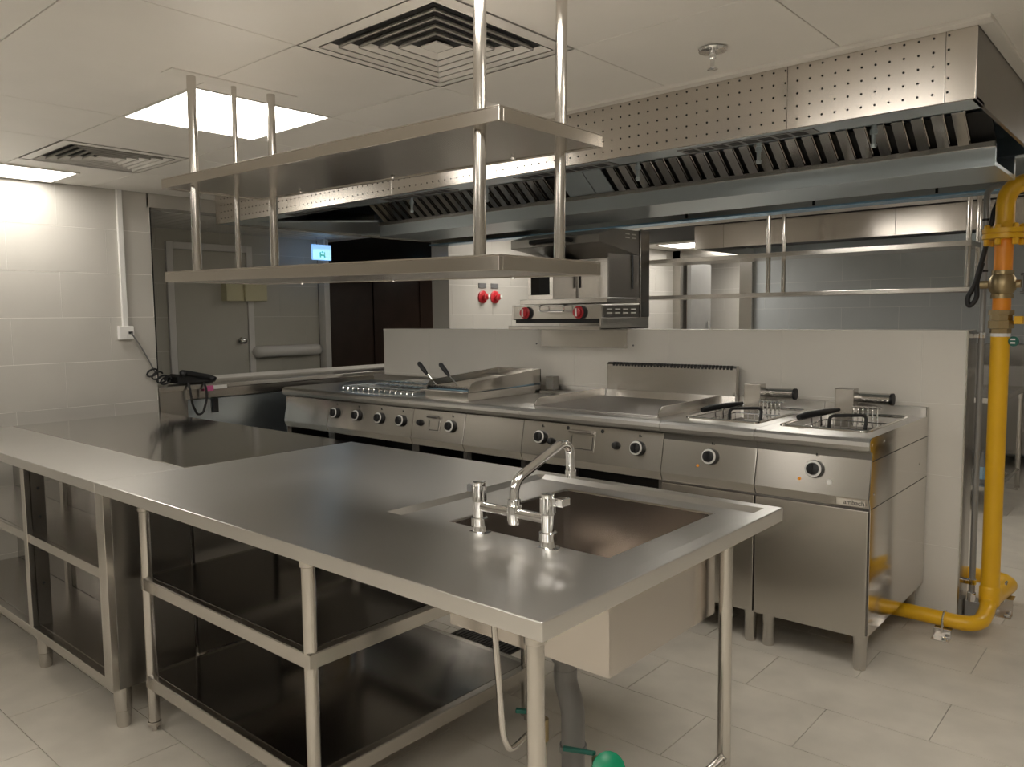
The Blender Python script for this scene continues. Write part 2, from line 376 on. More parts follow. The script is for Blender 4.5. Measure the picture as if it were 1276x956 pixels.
# ================================================================ CEILING FITTINGS
def led_panel(x0, x1, y0, y1, label, vis=True):
    t = thing('ceiling_light', label, 'light', ((x0+x1)/2, (y0+y1)/2, ZC), 'square ceiling lights')
    g = .012
    MB().box(x0+g, x1-g, y0+g, y1-g, ZC+.001, ZC+.006).build('diffuser', 'led', t)
    m = MB()
    m.box(x0, x1, y0, y0+g, ZC-.002, ZC+.012).box(x0, x1, y1-g, y1, ZC-.002, ZC+.012).box(x0, x0+g, y0+g, y1-g, ZC-.002, ZC+.012).box(x1-g, x1, y0+g, y1-g, ZC-.002, ZC+.012)
    m.build('frame', 'white_trim', t); adopt(t)
names = {(3, 6): 'glowing square ceiling light behind the thin hanger rods of the shelf', (6, 5): 'square ceiling light between the hanging shelf and the hood', (8, 6): 'added unseen square ceiling light just in front of the open end of the hood', (6, 2): 'added unseen square ceiling light over the open floor in front of the sink table',
         (8, 3): 'added unseen square ceiling light above the open floor to the side of the sink table', (9, 1): 'added unseen square ceiling light in the far corner of the open floor', (3, 1): 'added unseen square ceiling light close to the front wall'}  # panels behind the camera are unseen, added for even lighting
for (i, j), kd in HOLES.items():
    if kd == 'light': led_panel(XL[i], XL[i+1], YL[j], YL[j+1], names[(i, j)])
# light beside the left wall (its panel was split to leave room): hung flush just below the panels
t = thing('ceiling_light', 'ceiling light right beside the left tiled wall', 'light', (-3.95, .33, ZC), 'square ceiling lights')
MB().box(-4.14, -3.76, .045, .62, ZC-.006, ZC-.001).build('diffuser', 'led', t)
MB().box(-4.155, -4.14, .03, .635, ZC-.008, ZC).box(-3.76, -3.745, .03, .635, ZC-.008, ZC).box(-4.14, -3.76, .03, .045, ZC-.008, ZC).box(-4.14, -3.76, .62, .635, ZC-.008, ZC).build('frame', 'white_trim', t); adopt(t)
# lights of the space behind the partition
for x, y, lb in ((-3.55, 4.55, 'square ceiling light above the red emergency buttons'), (-1.2, 4.0, 'square ceiling light above the far hanging shelf'), (1.6, 4.6, 'square ceiling light above the yellow gas pipe side'), (-3.6, 7.3, 'square ceiling light in front of the far doorway'), (-3.5, 8.8, 'square ceiling light in the lobby behind the far doorway')):
    t = thing('ceiling_light', lb, 'light', (x, y, ZC), 'square ceiling lights')
    MB().box(x-.28, x+.28, y-.28, y+.28, ZC-.006, ZC-.001).build('diffuser', 'led', t)
    MB().box(x-.3, x+.3, y-.3, y-.28, ZC-.008, ZC).box(x-.3, x+.3, y+.28, y+.3, ZC-.008, ZC).box(x-.3, x-.28, y-.28, y+.28, ZC-.008, ZC).box(x+.28, x+.3, y-.28, y+.28, ZC-.008, ZC).build('frame', 'white_trim', t); adopt(t)
t = thing('lounge_fill_light', 'unseen square fill light added to the dark brown lounge', 'light', (-7.0, 7.6, 2.19))  # lamp added out of view to lift the too dark lounge
MB().box(-7.1, -6.9, 7.5, 7.7, 2.165, 2.169).build('diffuser', 'led', t); MB().box(-7.12, -6.88, 7.48, 7.72, 2.17, 2.189).build('frame', 'white_trim', t); adopt(t)
def diffuser(x0, x1, y0, y1, label):
    t = thing('air_diffuser', label, 'air vent', ((x0+x1)/2, (y0+y1)/2, ZC), 'four-way air diffusers')
    cx, cy = (x0+x1)/2, (y0+y1)/2; H = (x1-x0)/2-.002
    MB().box(cx-H, cx+H, cy-H, cy+H, ZC+.05, ZC+.055).build('backing', 'slot_dark', t)
    def ring(a, za, b, zb):
        m = MB()
        A = [(cx-a, cy-a, za), (cx+a, cy-a, za), (cx+a, cy+a, za), (cx-a, cy+a, za)]; B = [(cx-b, cy-b, zb), (cx+b, cy-b, zb), (cx+b, cy+b, zb), (cx-b, cy+b, zb)]
        A2 = [(x, y, z+.003) for x, y, z in A]; B2 = [(x, y, z+.003) for x, y, z in B]
        for k in range(4):
            l = (k+1) % 4; m.quad(A[k], A[l], B[l], B[k]); m.quad(A2[l], A2[k], B2[k], B2[l]); m.quad(A[l], A[k], A2[k], A2[l])
            D = [(x, y, z-.0025) for x, y, z in A]; m.quad(D[k], D[l], A[l], A[k]); m.quad(D[l], D[k], A[k], A[l])
        return m
    ring(H, ZC, H-.045, ZC-.004).build('frame', 'white_trim', t)
    for k in range(5):
        a = H-.0455-k*.042
        ring(a, ZC-.004, a-.032, ZC+.030).build('louvre', 'white_trim', t)
    MB().box(cx-.035, cx+.035, cy-.035, cy+.035, ZC-.002, ZC+.002).build('centre_plate', 'white_trim', t); adopt(t)
diffuser(XL[5], XL[6], YL[6], YL[7], 'large white four-way air diffuser above the hanging shelf')
diffuser(XL[1], XL[2], YL[6], YL[7], 'white four-way air diffuser near the tiled left wall')
sp = thing('sprinkler', 'chrome ceiling sprinkler head with round plate in front of the hood', 'sprinkler', (-.235, 1.148, ZC))
lathe('plate', 'chrome', [(0, .02), (-.004, .045), (-.01, .042), (-.014, .02), (-.014, .012)], (-.235, 1.148, ZC), parent=sp)
lathe('stem', 'chrome', [(-.012, .011), (-.03, .011), (-.034, .007), (-.06, .006), (-.062, .006)], (-.235, 1.148, ZC), parent=sp)
lathe('deflector', 'chrome', [(-.06, .014), (-.064, .016), (-.066, .006)], (-.235, 1.148, ZC), parent=sp); adopt(sp)

# ================================================================ ISLAND
HT, AP, YN, YF, XR, XS, XE, YS = .8884, .8495, -.0751, 1.0267, .0606, -1.925, -3.83, .2517
def leg_mesh(x, y, top, r=.019):
    m = MB(); m.tube([(x, y, .035), (x, y, top)], r, 20)
    m.lathe([(top-.062, r+.001), (top-.06, r+.004), (top, r+.004)], (x, y, 0), seg=20)
    m.lathe([(0, .010), (.018, .010), (.02, r+.003), (.035, r+.003), (.037, r)], (x, y, 0), seg=14); return m
st = thing('sink_table', 'stainless sink table with round legs, undershelves and a mixer tap', 'sink table', (-.9, .48, 0))
X0 = [XS+.001, -.80, -.776, -.612, -.0843, .000, .022, XR]; Y0 = [YN, .285, .307, .355, .888, .964, .986, YF]
m = MB(); idx = {}
for i, x in enumerate(X0):
    for j, y in enumerate(Y0):
        idx[i, j] = len(m.v); m.v.append((x, y, HT-.013 if 2 <= i <= 5 and 2 <= j <= 5 else HT))
for i in range(7):
    for j in range(7):
        if (i, j) == (3, 3): continue
        m.f.append((idx[i, j], idx[i+1, j], idx[i+1, j+1], idx[i, j+1]))
per = [idx[i, 0] for i in range(8)] + [idx[7, j] for j in range(1, 8)] + [idx[i, 7] for i in range(6, -1, -1)] + [idx[0, j] for j in range(6, 0, -1)]
lo = []
for k in per: lo.append(len(m.v)); m.v.append((m.v[k][0], m.v[k][1], AP))
li = []
for k in per:
    x, y, z = m.v[k]; li.append(len(m.v)); m.v.append((min(max(x, XS+.02), XR-.02), min(max(y, YN+.02), YF-.02), AP))
n = len(per)
for k in range(n):
    l = (k+1) % n; m.f.append((per[l], per[k], lo[k], lo[l])); m.f.append((lo[l], lo[k], li[k], li[l]))
m.build('tabletop', 'steel_top', st, .0025)
# bowl
bx0, bx1, by0, by1, zb, zt = -.612, -.0843, .355, .888, .584, HT-.013
m = MB()
def octo(d, c, z): return [(bx0+d+c, by0+d, z), (bx1-d-c, by0+d, z), (bx1-d, by0+d+c, z), (bx1-d, by1-d-c, z), (bx1-d-c, by1-d, z), (bx0+d+c, by1-d, z), (bx0+d, by1-d-c, z), (bx0+d, by0+d+c, z)]
RG = [octo(-.004, .004, zt+.0005), octo(.004, .014, zt-.004), octo(.008, .016, zb+.05), octo(.014, .018, zb+.02), octo(.035, .02, zb+.008)]
m.add([p for r_ in RG for p in r_], [(8*i+k, 8*i+(k+1) % 8, 8*i+8+(k+1) % 8, 8*i+8+k) for i in range(4) for k in range(8)] + [tuple(range(32, 40))])
e_ = .003
m.add([(bx0-e_, by0-e_, zt-.01), (bx1+e_, by0-e_, zt-.01), (bx1+e_, by1+e_, zt-.01), (bx0-e_, by1+e_, zt-.01), (bx0-e_, by0-e_, zb), (bx1+e_, by0-e_, zb), (bx1+e_, by1+e_, zb), (bx0-e_, by1+e_, zb)],
      [(1, 0, 4, 5), (2, 1, 5, 6), (3, 2, 6, 7), (0, 3, 7, 4), (4, 7, 6, 5)])
m.build('sink_bowl', 'steel_bowl', st); lathe('drain_strainer', 'steel_dark', [(0, .045), (.003, .045), (.004, .03)], (-.40, .60, zb+.008), parent=st)
for x, y in ((-1.785, .03), (-.8215, .03), (-.043, .03), (-.044, .885), (-1.785, .925), (-.8215, .925)): leg_mesh(x, y, AP).build('leg', 'steel_z', st, 0, True)
for z0, z1 in ((.512, .556), (.160, .206)):
    sh = MB().box(-1.80, -.802, .012, .945, z1-.003, z1).box(-1.80, -.802, .012, .030, z0, z1-.003).box(-1.80, -.802, .927, .945, z0, z1-.003).box(-.82, -.802, .03, .927, z0, z1-.003).box(-1.80, -1.782, .03, .927, z0, z1-.003)
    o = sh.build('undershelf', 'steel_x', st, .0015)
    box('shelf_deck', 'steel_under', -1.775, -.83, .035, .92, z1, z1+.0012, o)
MB().tube([(-.044, .885, .165), (-.043, .03, .165)], .014, 14).tube([(-.044, .86, .165), (-.044, .885, .165)], .017, 14).build('stretcher', 'steel_y', st, 0, True)
# bridge mixer tap
fa = bpy.data.objects.new('mixer_tap', None); C.objects.link(fa); fa.parent = st; fa['label'] = 'chrome bridge mixer tap with two ribbed valve heads'
for k, x in enumerate((-.463, -.236)):
    z = HT-.013; y = .317
    m = MB(); m.lathe([(0, .03), (.006, .03), (.009, .019), (.022, .016), (.024, .022), (.044, .022), (.046, .016), (.06, .0165), (.09, .017)], (x, y, z), seg=18)
    m.build('tap_body', 'chrome', fa, 0, True)
    m = MB(); m.lathe([(.088, .018), (.128, .0155), (.132, .0165), (.138, .0165), (.140, .010)], (x, y, z), seg=18)
    for a in range(10):
        t = a*math.pi/5; m.box(x+.0165*math.cos(t)-.0018, x+.0165*math.cos(t)+.0018, y+.0165*math.sin(t)-.0018, y+.0165*math.sin(t)+.0018, z+.09, z+.128)
    m.build('valve_head', 'chrome', fa, 0, True)
    dx = -.042 if k == 0 else .042
    MB().box(x+dx*.3, x+dx, y-.005+(0 if k == 0 else .01), y+.007+(0 if k == 0 else .03), z+.108, z+.128).build('lever', 'lever_grey' if k == 0 else 'chrome', fa, .003)
MB().tube([(-.463, .317, HT+.062), (-.236, .317, HT+.062)], .0125, 16).lathe([(-.028, .016), (-.018, .019), (.018, .019), (.024, .015)], (-.343, .317, HT+.062), (0, 0, 1)).build('bridge', 'chrome', fa, 0, True)
MB().tube(bend([(-.343, .317, HT+.07), (-.343, .317, 1.03), (-.350, .525, 1.10), (-.352, .562, 1.085), (-.352, .566, 1.005)], .035, 8), .0125, 16).lathe([(0, .015), (.02, .015)], (-.352, .566, 1.0)).lathe([(0, .017), (.012, .017), (.014, .013)], (-.343, .317, HT+.083)).build('spout', 'chrome', fa, 0, True)
adopt(st)
# plumbing below the bowl
dp = thing('drain_pipe', 'grey plastic drain pipe hanging below the sink bowl', 'pipe', (-.40, .6, 0))
lathe('waste_outlet', 'steel_x', [(0, .045), (-.008, .045), (-.012, .032), (-.05, .03)], (-.40, .60, .585), parent=dp)
lathe('coupling', 'grey_pvc', [(.54, .036), (.535, .04), (.50, .04), (.498, .037), (.47, .037), (.468, .040), (.455, .040), (.452, .033), (.42, .032)], (-.40, .60, 0), parent=dp)
MB().tube(bend([(-.40, .60, .43), (-.40, .60, .39), (-.362, .585, .33), (-.362, .585, .20)], .05, 8), .034, 18).build('offset_bend', 'grey_pvc', dp, 0, True)
lathe('lower_pipe', 'grey_pvc', [(.22, .039), (.20, .039), (.198, .034), (.0, .034)], (-.362, .585, 0), parent=dp); adopt(dp)
def valve(pt, d, name, label, handle):
    t = thing(name, label, 'valve', (pt[0], pt[1], 0)); x, y, z = pt
    MB().tube([(x, y, 0), (x, y, z-.03)], .009, 10).build('riser', 'steel_z', t, 0, True)
    MB().tube([(x, y, z-.03), (x, y, z+.03)], .014, 12).tube([(x, y, z), (x+d[0]*.03, y+d[1]*.03, z)], .01, 10).build('valve_body', 'brass', t, 0, True)
    handle(t, x, y, z); adopt(t); return t
def hand_lever(t, x, y, z): MB().prism([(x-.012, y), (x-.07, y-.035), (x-.078, y-.022), (x-.01, y+.012)], z+.034, z+.046, 'Z').build('lever', 'dark_green', t, .003)
def hand_big(t, x, y, z):
    MB().lathe([(0, .012), (.012, .03), (.02, .045), (.035, .048), (.045, .03)], (x+.03, y-.01, z+.01), (.7, -.4, .45)).build('round_handle', 'green_plastic', t, 0, True)
    MB().prism([(x-.012, y), (x-.09, y-.035), (x-.098, y-.022), (x-.01, y+.012)], z+.03, z+.042, 'Z').build('lever', 'dark_green', t, .003)
valve((-.345, .43, .335), (-1, -.4), 'angle_valve', 'small brass angle valve with a dark green lever behind the corner leg', hand_lever)
valve((-.245, .535, .215), (1, -.4), 'hose_valve', 'brass valve with a big bright green handle next to the drain pipe', hand_big)
tag(MB().tube(bend([(-.405, .30, .84), (-.40, .30, .64), (-.375, .30, .36), (-.365, .315, .315), (-.362, .39, .335), (-.372, .412, .335)], .03, 6), .0085, 10).build('supply_hose', 'steel_bright', None, 0, True), 'braided metal supply hose hanging under the sink table front', 'hose')

# storage table (open front with a middle shelf)
lt = thing('storage_table', 'long open-front stainless storage table with a middle shelf and tapered feet', 'table', (-2.85, .08, 0))
MB().box(XE, XS-.001, YN, YS-.001, AP, HT).build('tabletop', 'steel_top', lt, .0025)
fy, by = -.07, .235
MB().box(XE+.041, -1.937, fy, fy+.03, .146, .184).box(XE+.02, -1.8925, fy+.0305, by-.0005, .178, .1838).build('bottom_shelf', 'steel_x', lt, .002)
MB().box(XE+.02, -1.94, fy+.004, fy+.02, .540, .577).box(XE+.041, -1.94, fy+.0205, by-.0005, .571, .5768).build('middle_shelf', 'steel_x', lt, .002)
MB().box(-1.892, -1.873, fy+.0255, by, .146, AP-.0005).build('end_panel', 'steel_dark', lt, .002)
MB().box(XE+.02, -1.892, by, by+.012, .146, AP).build('back_panel', 'steel_under', lt)
for x0, x1 in ((-1.936, -1.872), (-2.685, -2.645), (-3.45, -3.41), (XE, XE+.04)):
    MB().box(x0, x1, fy-.001, fy+.025, .1845 if x1 not in (-1.872, XE+.04) else .146, AP-.0005).build('front_post', 'steel_z', lt, .002)
for x0 in (-2.645, -3.41):
    o = MB().box(x0-.003, x0, fy+.02, fy+.075, .184, AP).build('post_flange', 'steel_bright', lt)
    for z in (.36, .5, .64, .76): lathe('bolt_hole', 'black_gap', [(0, .006), (.0015, .006)], (x0, fy+.05, z), (1, 0, 0), o, 10)
for x0 in (-2.42, -3.1): MB().box(x0, x0+.035, by-.02, by, .184, AP).build('rear_post', 'steel_z', lt, .002)
for x, y in ((-1.905, -.025), (-2.66, -.025), (-3.43, -.025), (-3.8, -.025), (-1.905, .2), (-3.8, .2)):
    lathe('foot', 'steel_z', [(0, .022), (.006, .024), (.06, .027), (.062, .029), (.148, .031)], (x, y, 0), parent=lt)
adopt(lt)
# rear worktable (closed body)
rtb = thing('rear_worktable', 'polished stainless worktable behind the storage table reflecting the tiled wall', 'table', (-2.85, .65, 0))
MB().box(XE, XS-.001, YS+.001, YF, AP, HT).build('tabletop', 'steel_mirror', rtb, .002)
MB().box(-1.955, -1.94, YS+.03, .62, .15, AP).build('side_panel', 'steel_dark', rtb)
MB().box(-1.955, -1.935, .64, YF-.03, .15, AP).build('side_panel', 'steel_under', rtb)
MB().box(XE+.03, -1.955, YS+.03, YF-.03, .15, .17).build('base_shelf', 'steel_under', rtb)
MB().box(XE+.03, -1.955, YF-.05, YF-.035, .15, AP).build('rear_panel', 'steel_dark', rtb)
for x in (-1.98, -2.9, XE+.05):
    for y in (YS+.06, YF-.07): lathe('foot', 'steel_z', [(0, .022), (.006, .024), (.15, .03)], (x, y, 0), parent=rtb)
adopt(rtb)

# ================================================================ HANGING SHELF
hs = thing('hanging_shelf', 'two-tier stainless shelf hung from the ceiling above the island', 'shelf', (-.235, .149, 1.538))
SH = .006
parts = []
for z0, z1 in ((1.859, 1.893), (1.538, 1.574)):
    m = MB().box(-1.812, -.235, .149, .54, z1-.004, z1)
    m.box(-1.812, -.235, .149, .163, z0, z1-.004).box(-1.812, -.235, .526, .54, z0, z1-.004).box(-1.812, -1.798, .163, .526, z0, z1-.004).box(-.249, -.235, .163, .526, z0, z1-.004)
    m.box(-1.798, -.249, .163, .526, z0+.003, z0+.006)
    o = m.build('shelf_board', 'steel_fascia', hs, .0012); parts.append(o)
    for x in (-1.5, -1.0, -.5):
        lathe('rivet', 'chrome', [(0, .007), (-.004, .005)], (x, .50, z0), parent=o, seg=10)
for x in (-1.665, -.335):
    for y in (.194, .495):
        MB().tube([(x, y, 1.565), (x, y, ZC-.002+(x+.235)*.02)], .0148, 20).build('pole', 'pole_steel', hs, 0, True)
MB().tube([(-1.671, .352, 1.565), (-1.671, .352, ZC)], .0088, 14).build('thin_rod', 'pole_steel', hs, 0, True)
for x in (-1.665, -.335): dz = (x+.235)*.02; MB().box(x-.04, x+.04, .11, .58, ZC-.009+dz, ZC-.002+dz).build('ceiling_plate', 'white_trim', hs)
adopt(hs)
hs.location.z += SH; hs.rotation_euler = (0, .0200, -.004)

# ================================================================ EXTRACTION HOOD
hd = thing('extraction_hood', 'long stainless extraction hood with perforated front above the cooking line', 'hood', (-1.68, 2.42, 2.02))
HX0, HX1, HY0, HY1, HZ = -3.80, .425, 1.45, 3.41, 2.046
seams = [HX0, -3.0, -2.1, -1.02, -.12, .345, HX1]
for a, b_ in zip(seams[:-1], seams[1:]): MB().box(a+.0006, b_-.0006, HY0, HY0+.012, HZ, ZC-.002).build('front_fascia', 'steel_fascia', hd, .001)
m = MB(); nx = int((.355-HX0)/.04)
for i in range(nx):
    for j in range(5): m.lathe([(0, .0036), (-.0012, .0036)], (.353-.04*i, HY0, 2.075+.04*j), (0, 1, 0), 6)
stuff(m.build('perforations', 'black_gap', hd))
MB().box(HX0, HX1, HY0+.012, HY0+.13, HZ, HZ+.012).build('front_flange', 'film_reflection_steel', hd, .002)
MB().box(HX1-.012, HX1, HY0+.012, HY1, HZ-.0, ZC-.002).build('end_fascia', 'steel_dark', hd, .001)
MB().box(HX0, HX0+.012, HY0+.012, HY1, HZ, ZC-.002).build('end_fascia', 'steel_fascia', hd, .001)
MB().box(HX0+.012, HX1-.012, HY1-.012, HY1, 2.018, ZC-.002).build('rear_fascia', 'steel_x', hd, .001)
MB().box(HX0+.012, HX1-.012, HY1-.13, HY1-.012, 2.018, 2.03).build('rear_flange', 'blue_film_reflection', hd, .002)
MB().box(HX0+.012, HX1-.012, HY0+.012, HY1-.012, 2.215, 2.225).build('inner_ceiling', 'film_reflection_steel', hd)
MB().prism([(1.98, 2.215), (2.07, 2.152), (2.075, 2.157), (1.99, 2.215)], HX0+.012, HX1-.012).build('upper_baffle_plate', 'film_reflection_steel', hd)
# central trough with filters on its slopes
ty0, ty1 = 2.20, 2.62
MB().prism([(ty0, 1.968), (ty1, 1.968), (ty1, 2.05), (ty1-.03, 2.05), (ty1-.03, 1.985), (ty0+.02, 1.985), (ty0+.02, 2.05), (ty0, 2.05)], -3.10, HX1-.075).build('grease_trough', 'film_reflection_steel', hd, .002)
MB().prism([(ty0-.012, 2.035), (ty0, 2.035), (ty0, 2.056), (ty0-.012, 2.056)], -3.10, HX1-.075).build('filter_rail', 'steel_x', hd, .001)
MB().prism([(2.60, 2.05), (2.74, 2.152), (2.74, 2.215), (2.72, 2.215), (2.72, 2.158), (2.59, 2.06)], HX0+.012, HX1-.012).build('rear_filter_plate', 'film_reflection_steel', hd)
# left sloping blank plate, joint plate between the two filter banks
MB().prism([(HX0+.012, 1.50), (-3.10, 2.19), (-3.10, 2.60), (HX0+.012, 3.3)], 2.06, 2.07, 'Z').build('corner_plate', 'film_reflection_steel', hd)
MB().prism([(2.07, 2.150), (2.20, 2.052), (2.203, 2.056), (2.073, 2.154)], -1.56, -1.40).prism([(2.07, 2.150), (2.20, 2.052), (2.203, 2.056), (2.073, 2.154)], -1.395, -1.29).build('joint_plate', 'film_reflection_steel', hd)
MB().prism([(2.115, 2.150), (2.245, 2.052), (2.25, 2.056), (2.12, 2.154)], -3.07, HX1-.08).build('filter_backing', 'black_gap', hd)
fm = MB().prism([(2.066, 2.147), (2.194, 2.047), (2.205, 2.055), (2.077, 2.156)], -.019, .019).prism([(2.074, 2.153), (2.205, 2.053), (2.220, 2.065), (2.089, 2.165)], -.021, -.018).prism([(2.074, 2.153), (2.205, 2.053), (2.220, 2.065), (2.089, 2.165)], .018, .021).build('filter_baffle', 'steel_mirror', hd)
fme = fm.data; first = True
for x0, x1 in ((-3.05, -1.58), (-1.27, HX1-.09)):
    nb_ = int((x1-x0)/.0675)
    for k in range(nb_):
        x = x0+.035+k*.0675
        if first: fm.location.x = x; first = False
        else: piece(fme, 'filter_baffle', hd, (x, 0, 0))
for x in (-1.05, -.47, -.02, -2.6, -2.0):
    m = MB().lathe([(0, .010), (-.03, .010), (-.034, .014), (-.05, .014), (-.052, .009), (-.085, .008), (-.088, .012), (-.1, .010)], (x, 2.03, 2.16), seg=10)
    m.build('spray_nozzle', 'film_reflection_steel', hd, 0, True)
for x0, x1 in ((-.55, -.05), (-1.35, -.85), (-2.25, -1.75), (-3.1, -2.6)):
    o = MB().box(x0, x1, HY0+.045, HY0+.115, HZ-.003, HZ).build('lamp_slot', 'lever_grey', hd)
    m = MB()
    for k in range(8): m.box(x0+.02+k*(x1-x0-.04)/8, x0+.02+(k+.75)*(x1-x0-.04)/8, HY0+.055, HY0+.105, HZ-.004, HZ-.003)
    m.build('lamp_louvre', 'slot_dark', o)
for x in (-.12, -.75, -1.55): MB().box(x, x+.012, HY1-.016, HY1-.012, 2.05, 2.10).build('hanger_slot', 'black_gap', hd)
adopt(hd)
for ch in hd.children:
    if ch.name.startswith('filter_baffle') and ch is not fm: pass

# ================================================================ COOKING LINE
PAN = [(2.055, .893), (2.020, .716), (2.036, .675), (2.30, .675), (2.30, .893)]
def pan_y(z): return 2.055-(.893-z)/.177*.035
PN = Vector((0, -.981, -.0)); PN = Vector((0, -.177, .035)).normalized()
def base(name, label, x0, x1, door=False, side=None):
    g = .0012; x0 += g; x1 -= g
    t = thing(name, label, 'kitchen appliance', ((x0+x1)/2, 2.45, 0))
    nose = [(2.034, .900), (2.018, .908), (2.012, .925), (2.014, .942), (2.024, .953), (2.036, .957), (2.85, .957), (2.852, 1.0), (2.885, 1.0), (2.885, .900)]
    t['nose'] = 0; del t['nose']
    MB().prism(PAN, x0, x1).build('control_panel', 'steel_x', t, .003)
    if door:
        MB().box(x0, x1, 2.05, 2.88, .16, .90).build('cabinet_body', 'steel_dark', t)
        MB().box(x0+.002, x1-.003, 2.028, 2.049, .156, .668).build('door', 'steel_z', t, .003)
    else:
        m = MB().box(x0, x0+.03, 2.06, 2.88, .16, .89).box(x1-.03, x1, 2.06, 2.88, .16, .89).box(x0, x1, 2.80, 2.88, .16, .89).box(x0, x1, 2.06, 2.88, .16, .19).box(x0+.03, x1-.03, 2.3, 2.8, .66, .89)
        m.build('cabinet_body', 'steel_dark', t); MB().box(x0+.03, x1-.03, 2.5, 2.8, .20, .66).build('recess_shade', 'black_gap', t)  # black block stands in for the shade inside the open bay
    for x in (x0+.04, x1-.04):
        for y in (2.10, 2.82): lathe('leg', 'steel_z', [(0, .024), (.004, .0245), (.012, .0245), (.012, .0265), (.10, .0275), (.102, .029), (.165, .029)], (x, y, 0), parent=t)
    return t, x0, x1, nose
def slab(t, x0, x1, nose, hole=None, mat='steel_top'):
    if not hole: MB().prism(nose, x0, x1).build('worktop', mat, t, 0, False); return
    hx0, hx1, hy0, hy1 = hole
    m = MB().prism([p if p[0] < 2.1 else None for p in nose if p[0] < 2.1] + [(hy0, .957), (hy0, .900)], x0, x1)
    m.prism([(hy1, .900), (hy1, .957)] + [p for p in nose if p[0] > 2.1], x0, x1)
    m.box(x0, hx0, hy0, hy1, .900, .957).box(hx1, x1, hy0, hy1, .900, .957)
    m.build('worktop', mat, t)
def knob(t, x, z=.805, ring=True, r=.036):
    c = Vector((x, pan_y(z), z)); o = bpy.data.objects.new('knob', None); C.objects.link(o); o.parent = t
    lathe('bezel', 'black_plastic', [(0, r*1.0), (.018, r*.97), (.020, r*.9)], c, PN, o)
    lathe('scale_ring', 'white_plastic', [(.018, r*.93), (.0225, r*.93), (.0225, r*.70), (.018, r*.70)], c, PN, o)
    lathe('grip', 'black_plastic', [(.018, r*.70), (.034, r*.66), (.037, r*.5)], c, PN, o)
    cc = c+PN*.036; MB().box(cc.x-.005, cc.x+.005, cc.y-.006, cc.y+.004, cc.z-r*.6, cc.z+r*.6).build('pointer', 'black_plastic', o, .001)
    c2 = Vector((x+.004, pan_y(z+.058)-.0005, z+.058)); MB().box(c2.x-.003, c2.x+.003, c2.y-.001, c2.y+.002, c2.z-.006, c2.z+.006).box(c2.x+.006, c2.x+.01, c2.y-.001, c2.y+.002, c2.z-.006, c2.z).build('printed_mark', 'slot_dark', o)
    return o
def dot(t, x, z, mat, r=.008): lathe('pilot_light', mat, [(0, r), (.003, r*.9), (.0035, r*.4)], Vector((x, pan_y(z), z)), PN, t, 12)

